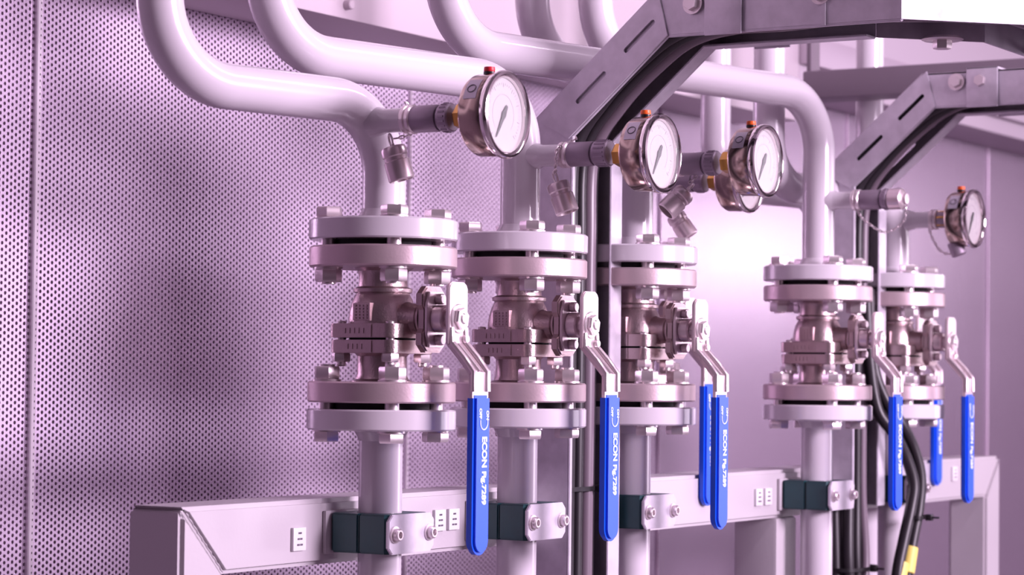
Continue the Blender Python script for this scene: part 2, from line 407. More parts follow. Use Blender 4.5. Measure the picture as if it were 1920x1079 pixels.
    for sx in (-1, 1):
        x = sx * .0095
        lv.tube([(x, -.0690, .060), (x, -.0700, .0485), (x, -.0810, .0372), (x, -.0895, .0268), (x, -.0897, .012)], .0026, 10)
    lv.tube([(0, -.0690, .047), (0, -.0790, .0368), (0, -.0885, .0265)], .0022, 10)
    lo = lv.build('lever', PLATE, v)
    q = MB().cyl((0, -.0690, .0668), (0, -.0706, .0668), .0112, 28, .0006); q.hexa((0, -.0700, .0668), (0, -.0740, .0668), .0150, .3); q.cyl((0, -.073, .0668), (0, -.0752, .0668), .0042, 18, .001)
    q.build('hub_nut', BOLT, lo)
    q = MB().cyl((.0085, -.0690, .0515), (.0085, -.0725, .0515), .0034, 14, .0006); q.build('lock_rivet', BOLT, lo)
    w = .0110; zb, zt = -.1105, .0093
    gp = [(-w, zt), (w, zt)] + [(w * math.cos(t), zb + w + w * math.sin(t)) for t in [-math.pi * k / 14 for k in range(15)]]
    gp = [(a * (1 if b > zt - .001 else 1), b) for a, b in gp]
    MB().prism(gp, lambda a, b, y: (a, y, b), -.0838, -.0922, bev=.0022).build('grip', BLUE, lo)
    # printing on the grip, reading downwards, tops of letters to the right
    def tm(x, z, sx=1.0, sy=1.0):
        # text x -> -z ; text y -> +x ; normal -> -y
        m_ = Matrix(((0, sy, 0, x), (0, 0, -1, -.0923), (-sx, 0, 0, z), (0, 0, 0, 1)))
        return m_
    t1 = text_mesh('ECON', .0105, 'maker_lettering', PRINT, lo, tm(.0015, -.0215, .80, .90), .0003)
    t2 = text_mesh('Fig.7289', .0088, 'figure_lettering', PRINT, lo, tm(.0015, -.0475, .86, .92), .0002)
    t3 = text_mesh('ON', .0050, 'on_lettering', PRINT, lo, tm(.0060, -.0022, .9, .9), .0002)
    t4 = text_mesh('OFF', .0050, 'off_lettering', PRINT, lo, tm(-.0040, -.0005, .9, .9), .0002)
    pts = [(.0010 + .0050 * math.cos(t), -.0924, -.0115 - .0050 * math.sin(t)) for t in [math.pi * (k / 12) for k in range(13)]]
    MB().tube([(.006, -.0924, -.0092)] + pts + [(-.004, -.0924, -.0092)], .0005, 6).build('turn_arrow', PRINT, lo)
    # flange bolts: four through each joint
    for joint in (0, 1):
        zj = 0 if joint == 0 else GAP
        for sx in (-1, 1):
            for sy in (-1, 1):
                x, y = sx * .0301, sy * .0301
                zt, zb = zj + .0185, zj - .0185
                if joint: hs, ns = zt, zb                     # head on the upper side
                else: hs, ns = zb, zt
                dh = 1 if joint else -1
                rr = random.random()
                q = MB().cyl((x, y, ns - dh * .0030 - dh * .010), (x, y, hs), .0058, 16)
                q.hexa((x, y, hs + dh * .0014), (x, y, hs + dh * .0092), .0180, rr, .0014)
                b = q.build('flange_bolt', BOLT, v)
                MB().hexa((x, y, ns - dh * .0014), (x, y, ns - dh * .0115), .0180, rr * 2, .0014).build('nut', BOLT, b)
                MB().cyl((x, y, hs), (x, y, hs + dh * .0016), .0110, 24).build('washer', BOLT, b)
                MB().cyl((x, y, ns), (x, y, ns - dh * .0016), .0110, 24).build('washer', BOLT, b)
    for zj in (0, GAP):
        MB().lathe([(.001, zj - .0024), (.037, zj - .0024), (.037, zj + .0024), (.001, zj + .0024)], seg=48).build('gasket', GASK, v)
    return v
proto = make_valve()
VL = {1: 'stainless flanged ball valve with blue lever, leftmost and nearest of the front row',
      2: 'stainless flanged ball valve second from the left, overlapped by the nearest lever',
      3: 'stainless ball valve partly hidden behind the long vertical cable tray edge',
      4: 'stainless ball valve left of the short right-hand cable tray edge',
      5: 'stainless ball valve right of the short cable tray, farthest of the front row',
      6: 'ball valve in the back row, only its blue grip showing behind the third lever',
      7: 'ball valve of the back row hidden behind the fourth valve',
      8: 'ball valve in the back row, darker blue grip between the last two front grips'}
pos = {**{k: (x, ROWY) for k, x in SLOT.items()}, **{k: (x, BACKY) for k, x in BSLOT.items()}}
for k, (x, y) in pos.items():
    v = proto if k == 1 else copy_tree(proto)
    v.location = (x, y, VZ + (BACKDZ if k > 5 else 0)); v['label'] = VL[k]

# ------------------------------------------------------------------ pipes
PR = .01685
DIR = Vector((-.978, .208, 0))
def upper_pipe(x, y, run_z, L_, label, r1=.055, r2=.062, top=2.75, ring=False):
    dz = BACKDZ if y > 1.1 else 0
    p = thing('bent_pipe', label, 'pipe', (x, y, VZ + GAP + .0025 + dz), 'white bent pipes above the valves')
    o = Vector((x, y, VZ + GAP + .0025 + dz)); rz = ZC + run_z
    pts = [Vector((x, y, VZ + GAP + .004 + dz)), Vector((x, y, rz)), Vector((x, y, rz)) + DIR * L_, Vector((x, y, top)) + DIR * L_]
    path = [q_ - o for q_ in (fillet(pts, [r1, r2], 18) if L_ > 0 else pts[:2] + pts[3:])]
    MB().tube(path, PR, 40).build('pipe', WHITE, p)
    q = MB().lathe([(.001, 0), (.0562, 0), (.0575, .0012), (.0575, .0148), (.0562, .0160), (.0235, .0160), (.0205, .0175), (.0178, .0225), (.0168, .0245), (.001, .0245)], seg=64)
    q.build('flange', WHITE, p)
    if ring:
        c = pts[2] - o + Vector((0, 0, .075)); MB().lathe([(.0168, -.002), (.0182, -.001), (.0182, .001), (.0168, .002)], c, (0, 0, 1), 32).build('weld_ring', WHITE, p)
    return p
upper_pipe(*pos[1], .208, .222, 'white bent pipe rising from the leftmost valve in front of the perforated wall')
upper_pipe(*pos[2], .246, .285, 'white bent pipe rising from the second valve behind the first gauge')
upper_pipe(*pos[3], .279, .250, 'white bent pipe from the third valve passing behind the slotted tray bend')
upper_pipe(*pos[4], .300, .359, 'white bent pipe arching over the third gauge down to the fourth valve', r1=.062, ring=True)
upper_pipe(*pos[5], .205, .2325, 'white bent pipe with a low elbow above the farthest front valve', r1=.045, r2=.05)
upper_pipe(*pos[6], .305, .149, 'white pipe of the back row bending down behind the third pipe at the top')
upper_pipe(*pos[7], .215, .205, 'white back pipe coming straight down between the second and third gauges', r1=.05, r2=.05)
upper_pipe(*pos[8], .230, 0, 'white straight riser of the back row behind the right-hand tray bend')
LP = {1: 'white straight pipe below the leftmost valve, clamped to the rail', 2: 'white straight pipe below the second valve', 3: 'white straight pipe below the third valve, right of the long tray',
      4: 'white straight pipe below the fourth valve', 5: 'white straight pipe below the farthest front valve, behind the loose cables',
      6: 'white straight pipe of the back row below the third blue grip', 7: 'white straight pipe of the back row behind the fourth pipe', 8: 'white straight pipe of the back row behind the fifth pipe'}
proto_p = None
for k, (x, y) in pos.items():
    if proto_p is None:
        p = thing('straight_pipe', LP[k], 'pipe', (x, y, 0), 'white straight pipes below the valves')
        z1 = VZ - .0025
        MB().cyl((0, 0, 0), (0, 0, z1 - .002), PR, 40).build('pipe', WHITE, p)
        MB().lathe([(.001, z1), (.0562, z1), (.0575, z1 - .0012), (.0575, z1 - .0148), (.0562, z1 - .0160), (.0235, z1 - .0160), (.0205, z1 - .0175), (.0178, z1 - .0225), (.0168, z1 - .0245), (.001, z1 - .0245)], seg=64).build('flange', WHITE, p)
        proto_p = p
    else:
        p = copy_tree(proto_p); p.location = (x, y, 0); p['label'] = LP[k]
        if k > 5: p.scale = (1, 1, (z1 + BACKDZ) / z1)

# ------------------------------------------------------------------ pipe clamps
def make_clamp():
    c = thing('pipe_clamp', '', 'clamp', (0, 0, 0), 'green plastic pipe clamps on the rail')
    def half(y0, y1, nm):
        sg = 1 if y0 >= 0 else -1
        n_ = 10; arc = [(PR * math.cos(t), sg * PR * math.sin(t)) for t in [math.pi * k / n_ for k in range(n_ + 1)]]
        ye = sg * .0005; yo = sg * .0265
        poly = [(.029, ye), (.029, sg * .0235), (.026, yo), (-.026, yo), (-.029, sg * .0235), (-.029, ye)] + [(a, b) for a, b in reversed(arc)]
        MB().prism(poly, lambda a, b, z: (a, b, z), -.015, .015, bev=.0012).build('clamp_half', GREEN, c)
    half(.0, .027, ''); half(-.0001, -.027, '')
    MB().box((-.034, .0265, -.0165), (.034, .0298, .0165), .001).build('weld_plate', FRAMEW, c)
    pl = [(-.031 + .005, -.015), (.031 - .005, -.015), (.031, -.010), (.031, .010), (.026, .015), (-.026, .015), (-.031, .010), (-.031, -.010)]
    cp = MB().prism(pl, lambda a, b, y: (a, y, b), -.0265, -.0295, bev=.0006).build('cover_plate', GALV, c)
    for x in (-.0235, .0235):
        q = MB().lathe([(.0065, 0), (.0065, .0012), (.0048, .0014), (.0048, .0046), (.0038, .0056), (.0026, .0056), (.0026, .0030)], (x, -.0295, 0), (0, -1, 0), 24, cap=False)
        q.lathe([(.001, .0030), (.0026, .0030)], (x, -.0295, 0), (0, -1, 0), 24)
        q.build('clamp_screw', BOLT, c)
    return c
cl0 = make_clamp()
CLB = {1: 'dark green clamp with steel cover plate on the leftmost pipe', 2: 'dark green clamp with steel cover plate right of the nearest blue grip',
       3: 'dark green clamp with steel cover plate right of the second blue grip', 4: 'green clamp with steel cover plate left of the dark cable bundle',
       5: 'green clamp mostly hidden behind the fourth blue grip'}
for k in range(1, 6):
    c = cl0 if k == 1 else copy_tree(cl0)
    c.location = (pos[k][0], ROWY, ZC - .1205); c['label'] = CLB[k]

# ------------------------------------------------------------------ gauge branches
def make_coupling(length, short=False):
    """measuring point: white welded stub, knurled rings, sleeve, grip nut; runs along -Y from the pipe axis"""
    c = thing('test_coupling', '', 'fitting', (0, 0, 0), 'gauge couplings branching off the pipes')
    MB().lathe([(.0125, .010), (.0105, .0185), (.0092, .0215), (.0092, .0400), (.0085, .0405)], (0, 0, 0), (0, -1, 0), 32).build('welded_stub', WHITE, c)
    q = MB().lathe([(.0105, .0400), (.0112, .0410), (.0112, .0435), (.0095, .0445), (.0112, .0455), (.0112, .0480), (.0100, .0490)], (0, 0, 0), (0, -1, 0), 24)
    q.build('hose_ring', BOLT, c)
    if short:
        MB().lathe([(.0088, .0485), (.0093, .0495), (.0093, .0600), (.0088, .0640)], (0, 0, 0), (0, -1, 0), 32).build('sleeve', FITTING, c)
        return c
    MB().lathe([(.0098, .0485), (.0103, .0495), (.0103, .0700), (.0098, .0710)], (0, 0, 0), (0, -1, 0), 32).build('sleeve', FITTING, c)
    q = MB().lathe([(.0085, .0705), (.0085, .0725), (.0100, .0730), (.0108, .0745), (.0108, length - .006), (.0098, length - .005)], (0, 0, 0), (0, -1, 0), 32)
    for k in range(18):
        t = 2 * math.pi * k / 18; a, b = math.cos(t) * .0107, math.sin(t) * .0107
        q.box((a - .0007, -(length - .0075), b - .0007), (a + .0007, -.0755, b + .0007))
    q.build('knurled_nut', FITTING, c)
    return c
def chain(pts, nm='chain', link=.0034):
    P = smooth_path(pts, 12); q = MB(); acc = 0; last = P[0]; i = 0
    tot = [P[0]]
    for p in P[1:]:
        if (p - tot[-1]).length >= link * .86: tot.append(p)
    for i in range(len(tot) - 1):
        a, b = tot[i], tot[i + 1]; d = (b - a).normalized(); n1 = d.orthogonal().normalized()
        n1 = Matrix.Rotation(math.pi / 2 * (i % 2) + .4, 3, d) @ n1; c = (a + b) / 2
        ring = [c + d * math.cos(t) * link * .72 + n1 * math.sin(t) * link * .36 for t in [2 * math.pi * k / 10 for k in range(10)]]
        q.tube(ring, .00055, 5, closed=True)
    return q
def dust_cap(parent_unused, p, ax, label, open_end=False):
    """knurled steel dust cap hanging on its chain"""
    c = thing('dust_cap', label, 'cap', p, 'steel dust caps hanging on chains')
    ax = Vector(ax).normalized()
    q = MB().lathe([(.0035, -.004), (.0085, -.003), (.0098, -.001), (.0098, .004), (.0090, .005), (.0090, .0075), (.0100, .0085), (.0100, .0225), (.0093, .0235), (.0082, .0235), (.0082, .006), (.001, .006)], (0, 0, 0), ax, 28)
    q.build('cap_body', PLATE, c)
    a = ax.orthogonal().normalized()
    ring = [-ax * .008 + (ax * math.cos(t) + a * math.sin(t)) * .0050 for t in [2 * math.pi * k / 20 for k in range(20)]]
    MB().tube(ring, .0009, 8, closed=True).build('key_ring', BOLT, c)
    return c, q
couplings = {1: (1.538, 1.071, .193, .088), 2: (1.765, ROWY, .185, .092), 3: (1.967, ROWY, .193, .090), 6: (2.169, BACKY, .195, .090), 5: (2.580, ROWY - .004, .180, .078), 4: (2.3735, ROWY, .188, .085)}
CN = {1: 'grey gauge coupling branching off the leftmost bent pipe', 2: 'grey gauge coupling with a chain looped around it, second pipe', 3: 'grey gauge coupling left of the third gauge, upper of two',
      6: 'grey gauge coupling left of the third gauge, lower one from the back row', 5: 'grey gauge coupling on the farthest front pipe', 4: 'chain-draped coupling without a gauge on the fourth pipe'}
for k, (x, y, z, ln) in couplings.items():
    c = make_coupling(ln, k == 5); c.location = (x, y, ZC + z); c['label'] = CN[k]
    if k == 5: # shorter assembly: shift the metal ring section outwards as photographed
        pass
def make_gauge():
    g = thing('pressure_gauge', '', 'gauge', (0, 0, 0), 'round pressure gauges with white dials')
    # origin at dial centre of the bezel front; axis -Y towards the aisle
    q = MB().lathe([(.008, -.0275), (.0240, -.0275), (.0288, -.0262), (.0305, -.0235), (.0308, -.0080), (.0300, -.0060), (.0298, -.0050)], (0, 0, 0), (0, -1, 0), 64)
    q.build('case', POLISH2, g)
    MB().lathe([(.0300, -.0062), (.0322, -.0056), (.0327, -.0040), (.0327, -.0015), (.0318, .0000), (.0300, .0006), (.0286, -.0002), (.0276, -.0022), (.0274, -.0050)], (0, 0, 0), (0, -1, 0), 72, cap=False).build('bezel', POLISH, g)
    d = MB().lathe([(.001, -.0052), (.0276, -.0052), (.0276, -.0047), (.001, -.0047)], (0, 0, 0), (0, -1, 0), 64).build('dial', DIAL, g)
    q = MB()
    for k in range(41):
        t = R(225 - 270 * k / 40); L_ = .0032 if k % 5 == 0 else .0016; w = .00022 if k % 5 == 0 else .00012
        a = Vector((math.cos(t), 0, math.sin(t))); b = Vector((-a.z, 0, a.x)); p0 = a * .0235; p1 = a * (.0235 - L_)
        y = Vector((0, .0046, 0)); y2 = Vector((0, .0048, 0))
        vs = [p0 + b * w + y, p0 - b * w + y, p1 - b * w + y, p1 + b * w + y, p0 + b * w + y2, p0 - b * w + y2, p1 - b * w + y2, p1 + b * w + y2]
        q.add(vs, [(0, 1, 2, 3), (7, 6, 5, 4), (0, 4, 5, 1), (2, 6, 7, 3), (1, 5, 6, 2), (3, 7, 4, 0)])
    q.tube([(math.cos(R(225 - 270 * k / 50)) * .0150, .00475, math.sin(R(225 - 270 * k / 50)) * .0150) for k in range(51)], .00016, 4)
    q.build('scale_marks', INK, d, smooth=False)
    dv = Vector((-.52, 0, -.855)).normalized(); nv = Vector((-dv.z, 0, dv.x))
    pl = [dv * -.0080 + nv * .0013, dv * -.0080 - nv * .0013, dv * -.003 - nv * .0020, nv * -.0030, dv * .0030 - nv * .0018, dv * .0205 - nv * .00035, dv * .0205 + nv * .00035, dv * .0030 + nv * .0018, nv * .0030, dv * -.003 + nv * .0020]
    MB().prism([(p.x, p.z) for p in pl], lambda a, b, y: (a, y, b), .0040, .0036).build('needle', BLACK, d)
    MB().cyl((0, -.0000, 0), (0, .0008, 0), .0277, 48).build('glass', GLASS, g)
    q = MB().cyl((0, .017, .030), (0, .017, .0325), .0045, 18); q.build('plug_collar', BLACK, g)
    MB().lathe([(.0040, 0), (.0044, .001), (.0040, .0035), (.001, .0035)], (0, .017, .0325), (0, 0, 1), 18).build('fill_plug', ORANGE, g)
    # curved label on the side of the case
    vs = []; fs = []; n_ = 8
    for i in range(n_ + 1):
        t = R(128 + 34 * i / n_)
        for y in (.0105, .0215): vs.append((math.cos(t) * .03105, y, math.sin(t) * .03105))
    for i in range(n_): fs.append((2 * i, 2 * i + 1, 2 * i + 3, 2 * i + 2))
    k0 = len(vs); vs += [(x * .985, y, z * .985) for x, y, z in vs]
    fs += [tuple(reversed([j + k0 for j in f])) for f in fs]
    lb = MB().add(vs, fs).build('rating_label', GREYL, g)
    q = MB()
    for i in range(24):
        pass
    c0_ = R(146)
    ring = []
    for k in range(20):
        a = 2 * math.pi * k / 20; t = c0_ + math.cos(a) * .0034 / .031; ring.append((math.cos(t) * .0312, .016 + math.sin(a) * .0034, math.sin(t) * .0312))
    q.tube(ring, .0004, 5, closed=True); q.build('ring_mark', INK, lb)
    MB().hexa((0, .0274, 0), (0, .0440, 0), .0170, .2).build('brass_connector', BRASS, g)
    return g
POLISH2 = mat('gauge_case_steel', (.38, .29, .26), .17, 1, 0, (25, .08))
GREYL = mat('grey_foil_label', (.55, .50, .58), .4, .3)
GP = {1: (1.538, .9397, .193), 2: (1.765, .930, .1827), 3: (1.967, .932, .193), 6: (2.169, 1.046, .195), 5: (2.580, .9696, .180)}
GL = {1: 'pressure gauge with a red plug, nearest and leftmost', 2: 'pressure gauge with orange plug in front of the cable tray', 3: 'pressure gauge with orange plug under the arching pipe, upper of two overlapping',
      6: 'pressure gauge mostly hidden, lower and behind the third gauge', 5: 'farthest and smallest-looking pressure gauge, standing alone at the far right'}
g0 = make_gauge()
for k, (x, y, z) in GP.items():
    g = g0 if k == 1 else copy_tree(g0)
    g.location = (x, y, ZC + z); g['label'] = GL[k]
    if k == 1:
        g1 = g
for ch in [o for o in bpy.data.objects if o.parent == g1 and o.name.startswith('fill_plug')]:
    ch.data = ch.data.copy(); ch.data.materials[0] = RED; ch['label'] = 'red plug'

def hang(p_cap, ax, pts, label):
    c, _ = dust_cap(None, p_cap, ax, label)
    o = Vector(p_cap)
    chain([Vector(p) - o for p in pts]).build('chain', BOLT, c)
    return c
hang((1.5375, 1.041, ZC + .170), (.15, -.25, -1), [(1.536, 1.030, ZC + .206), (1.546, 1.026, ZC + .196), (1.545, 1.031, ZC + .183), (1.5378, 1.043, ZC + .179)], 'steel dust cap hanging under the first gauge branch')
hang((1.767, 1.030, ZC + .159), (.1, -.35, -1), [(1.765, 1.012, ZC + .199), (1.772, 1.020, ZC + .197), (1.752, 1.022, ZC + .190), (1.752, 1.024, ZC + .178), (1.766, 1.033, ZC + .168)], 'steel dust cap hanging under the second gauge branch, beside the tray')
hang((1.967, 1.016, ZC + .166), (-.5, .5, -.7), [(1.966, .998, ZC + .203), (1.975, 1.000, ZC + .195), (1.970, 1.005, ZC + .182), (1.967, 1.012, ZC + .174)], 'open dust cap hanging below the second gauge, tilted to the left')
hang((2.169, 1.128, ZC + .160), (.2, -.5, -.8), [(2.169, 1.124, ZC + .204), (2.175, 1.118, ZC + .193), (2.171, 1.126, ZC + .180), (2.169, 1.133, ZC + .166)], 'dust cap hanging just behind the bolts of the third valve')
# the coupling without a gauge: cap screwed on with a looped chain
c = thing('dust_cap', 'steel dust cap screwed on the gaugeless coupling beside the short tray', 'cap', (2.3735, ROWY - .086, ZC + .188), 'steel dust caps hanging on chains')
MB().lathe([(.0100, .006), (.0110, .005), (.0110, -.008), (.0085, -.010), (.0055, -.0105), (.0055, -.0135), (.001, -.0140)], (0, 0, 0), (0, 1, 0), 28).build('cap_body', PLATE, c)
chain([(0, -.012, 0), (.004, -.009, -.022), (.002, .010, -.034), (-.004, .026, -.026), (-.003, .040, -.012), (0, .046, .010)]).build('chain', BOLT, c)
c = thing('dust_cap', 'dark dust cap on a chain beside the far right gauge', 'cap', (2.575, ROWY - .073, ZC + .155), 'steel dust caps hanging on chains')
MB().lathe([(.004, 0), (.0080, .001), (.0085, .003), (.0085, .016), (.007, .017), (.001, .017)], (0, 0, 0), (.1, -.4, -1), 24).build('cap_body', FITTING, c)
chain([(0, .030, .016), (.002, .026, .004), (0, .016, -.010), (0, .004, -.014), (0, -.003, -.006), (0, .0, .004), (.004, -.006, .018), (.006, -.004, .034)]).build('chain', BOLT, c)

# ------------------------------------------------------------------ cable trays
ob = [(1.060, .210), (.968, .291)]           # open edge of the bend (Y, z above camera height)
bb = [(1.096, .2263), (.9816, .327)]         # base edge of the bend
def slot_hole(cy, cz, ln=.034, w=.0045):
    d = Vector((-.7506, .6608)); nn = Vector((d.y, -d.x)); c = Vector((cy, cz)); out = []
    for k in range(7): t = -math.pi / 2 + math.pi * k / 6; v_ = c + d * (ln / 2 + w / 2 * math.cos(t)) + nn * w / 2 * math.sin(t); out.append((v_.x, v_.y))
    for k in range(7): t = math.pi / 2 + math.pi * k / 6; v_ = c - d * ln / 2 + d * w / 2 * math.cos(t) + nn * w / 2 * math.sin(t); out.append((v_.x, v_.y))
    return out
def tray(x0, x1, zlow, label, main):
    t = thing('cable_tray', label, 'cable tray', (x0, 1.096, ZC + zlow), 'galvanised cable trays rising and bending out from the wall')
    o = Vector((x0, 1.096, ZC + zlow)); th = .0018
    def F(X): return lambda a, b, q_: (X + q_ - o.x, a - o.y, b + ZC - o.z)
    def wall(X, yend, nm='side_wall'):
        e = .0008
        MB().prism([(1.060, zlow), (1.060, ob[0][1] - e), (1.096, bb[0][1] - e), (1.096, zlow)], F(X), 0, th, bev=.0004).build(nm, GALV, t)
        MB().prism([(ob[1][0], ob[1][1]), (yend, ob[1][1]), (yend, bb[1][1]), (bb[1][0], bb[1][1])], F(X), 0, th, bev=.0004).build(nm, GALV, t)
    yl = .755 if main else .750; yr = .8147 if main else .750
    wall(x0, yl); wall(x1 - th, yr)
    # bent plates of the 45 degree piece with two slots each
    for X, off in ((x0 - .0022, 0), (x1 + .0004, 0)):
        hs = [slot_hole(1.040, .250), slot_hole(.993, .2915)]
        poly = [(ob[0][0] + .002, ob[0][1] - .003), (ob[1][0] - .002, ob[1][1]), (bb[1][0] - .006, bb[1][1] + .002), (bb[0][0], bb[0][1] - .002)]
        MB().prism(poly, F(X), 0, th, holes=hs).build('bend_plate', GALV, t)
        if main: MB().prism([(ob[0][0], ob[0][1]), (ob[1][0], ob[1][1] + .001), (bb[1][0], bb[1][1] - .001), (bb[0][0], bb[0][1])], F(x0 + .0012 if X < x0 else x1 - .003), 0, th).build('side_wall', GALV, t)
    # base
    w = x1 - x0
    q = MB()
    def quad(p0, p1, n_):
        (y0, z0), (y1, z1) = p0, p1; ny, nz = n_
        vs = [(X, y - 1.096 + k * ny * th, z + ZC - o.z + k * nz * th) for X in (0, w) for (y, z) in ((y0, z0), (y1, z1)) for k in (0, -1)]
        q.add(vs, [(0, 1, 3, 2), (4, 6, 7, 5), (0, 4, 5, 1), (2, 3, 7, 6), (0, 2, 6, 4), (1, 5, 7, 3)])
    quad((1.0958, zlow), (1.0958, bb[0][1]), (1, 0)); quad(bb[0], bb[1], (.6608, .7506)); quad(bb[1], (yr if main else .75, bb[1][1]), (0, 1))
    q.build('base', GALV, t)
    # turned-in lips along the open edges
    q = MB()
    for X, sg, wl in ((x0, 1, .0045), (x1, -1, .0210)):
        xa, xb = sorted((X - o.x, X + sg * wl - o.x)); yy_ = yl if sg > 0 else yr
        q.prism([(1.0585, zlow), (1.0585, ob[0][1] - .001), (ob[1][0] - .0005, ob[1][1] - .0015), (yy_, ob[1][1] - .0015), (yy_, ob[1][1] + .0005), (ob[1][0], ob[1][1] + .0005), (1.0605, ob[0][1]), (1.0605, zlow)],
                lambda a, b, q_: (q_, a - o.y, b + ZC - o.z), xa, xb, bev=.0006)
    q.build('folded_lip', GALV, t)
    # splice band round the horizontal piece
    q = MB().box((x0 - .0045 - o.x, .896 - o.y, ob[1][1] - .003 + ZC - o.z), (x0 - .0022 - o.x, .930 - o.y, bb[1][1] + .003 + ZC - o.z), .0006)
    q.box((x1 + .0022 - o.x, .896 - o.y, ob[1][1] - .003 + ZC - o.z), (x1 + .0045 - o.x, .930 - o.y, bb[1][1] + .003 + ZC - o.z), .0006)
    q.box((x0 - .0045 - o.x, .896 - o.y, bb[1][1] + .001 + ZC - o.z), (x1 + .0045 - o.x, .930 - o.y, bb[1][1] + .003 + ZC - o.z), .0006)
    q.build('splice_band', GALV, t)
    for yy in (.942, .915 if not main else .825):
        q = MB().hexa((x0 - .0022 - o.x, yy - o.y, .316 + ZC - o.z), (x0 - .009 - o.x, yy - o.y, .316 + ZC - o.z), .011, .4); q.cyl((x0 - .002 - o.x, yy - o.y, .316 + ZC - o.z), (x0 - .0035 - o.x, yy - o.y, .316 + ZC - o.z), .009, 20)
        q.build('tray_bolt', BOLT, t)
    if main:
        MB().box((x0 - .003 - o.x, .8205 - o.y, ob[1][1] - .001 + ZC - o.z), (x0 - .0005 - o.x, .8235 - o.y, bb[1][1] + .001 + ZC - o.z)).build('joint_seam', GALV, t)
        # 45 degree corner and the run along the aisle
        z0, z1 = ob[1][1] + ZC - o.z, bb[1][1] + ZC - o.z
        def wallxy(p, q_, nm):
            p = Vector((*p, 0)) - Vector((o.x, o.y, 0)); q_ = Vector((*q_, 0)) - Vector((o.x, o.y, 0)); d = (q_ - p).normalized(); nn = Vector((-d.y, d.x, 0)) * th
            vs = [a + b + Vector((0, 0, z)) for a in (p, q_) for b in (Vector(), nn) for z in (z0, z1)]
            MB().add(vs, [(0, 1, 3, 2), (4, 6, 7, 5), (0, 4, 5, 1), (2, 3, 7, 6), (0, 2, 6, 4), (1, 5, 7, 3)]).build(nm, GALV, t)
        wallxy((1.84, .755), (1.941, .654), 'corner_wall'); wallxy((1.941, .654), (3.6, .654), 'side_wall')
        wallxy((1.93, .8147), (2.0, .744), 'corner_wall'); wallxy((2.0, .744), (3.6, .744), 'side_wall')
        MB().prism([(1.84, .8147), (1.93, .8147), (2.0, .744), (3.6, .744), (3.6, .654), (1.941, .654), (1.84, .755)], lambda a, b, z: (a - o.x, b - o.y, z + z1), 0, .0018).build('corner_base', GALV, t)
        q = MB()
        for xx in (2.10, 2.25, 2.40): q.box((xx - o.x, .654 - o.y, z0 + .002), (xx + .02 - o.x, .744 - o.y, z0 + .005))
        q.build('cross_strap', GALV, t)
        q = MB().hexa((1.955 - o.x, .765 - o.y, z0 - .002), (1.955 - o.x, .765 - o.y, z0 - .010), .014, .2); q.lathe([(.016, 0), (.018, .001), (.016, .003)], (1.955 - o.x, .765 - o.y, z0 - .003), (0, 0, 1), 24)
        q.build('corner_bolt', BOLT, t)
    return t
tray(1.840, 1.930, -1.35, 'long galvanised cable tray rising beside the third pipe, slotted bend across the upper middle', True)
tray(2.450, 2.540, -.138, 'shorter galvanised cable tray at the right with a dark-slotted bend, ending above the rail', False)

# ------------------------------------------------------------------ cables
CG = 'black cables in the long tray'
def cable(pts, r, m_, label, group, base=None):
    o = Vector(pts[0]); P = smooth_path([Vector(p) - o for p in pts], 7)
    c = MB().tube(P, r, 14).build('cable', m_, None, o); tag(c, label, 'cable', group); return c
offs = [(1.849, 1.085, .0062, CABLE), (1.858, 1.072, .0070, CABLE), (1.866, 1.087, .0050, CABLE), (1.872, 1.070, .0055, CABLE), (1.880, 1.083, .0060, CABLE),
        (1.889, 1.071, .0070, CABLEG), (1.9035, 1.086, .0055, CABLE), (1.899, 1.073, .0050, CABLE), (1.9145, 1.0865, .0068, CABLE), (1.893, 1.0875, .0050, CABLE)]
names = ['flat against the left side wall at the back', 'foremost at the left side', 'thin, behind the two left ones', 'thin, front left of centre', 'centre back',
         'grey one running up the middle front', 'behind the grey one', 'thin, right of the grey one', 'thick, next to the right side wall', 'thin, at the back behind the grey one']
for (x, y, r, m_), nm in zip(offs, names):
    dy = y - 1.078; k = dy
    pts = [(x, y, .04), (x + .002, y, .6), (x, y, 1.1), (x, y - .001, ZC + .0), (x, y - .001, ZC + .12), (x, 1.073 + dy * .9, ZC + .200 + dy * .3), (x, 1.043 + dy * .7, ZC + .2455 + dy * .7),
           (x, 1.006 + dy * .7, ZC + .2785 + dy * .7), (x, .972 + dy * .4, ZC + .300 + dy * .9), (x, .930, ZC + .309 + dy), (x, .88, ZC + .309 + dy), (x, .80, ZC + .311 + dy), (x + .05, .72, ZC + .311 + dy), (x + .16, .70, ZC + .311 + dy), (3.0, .70 + (x - 1.88) * .6, ZC + .311 + dy)]
    cable(pts, r, m_, ('grey' if m_ is CABLEG else 'black') + ' cable in the long tray, ' + nm, CG)
offs2 = [(2.459, 1.084, .0062, CABLE), (2.468, 1.071, .0065, CABLE), (2.478, 1.085, .0055, CABLE), (2.486, 1.070, .0060, CABLE), (2.497, 1.083, .0068, CABLE), (2.5065, 1.072, .0055, CABLEG), (2.5125, 1.086, .0058, CABLE), (2.5265, 1.0865, .0060, CABLE)]
names2 = ['at the left side wall, back', 'front left', 'behind the front left one', 'left of centre at the front', 'centre back', 'greyish, middle front', 'right of centre', 'against the right side wall']
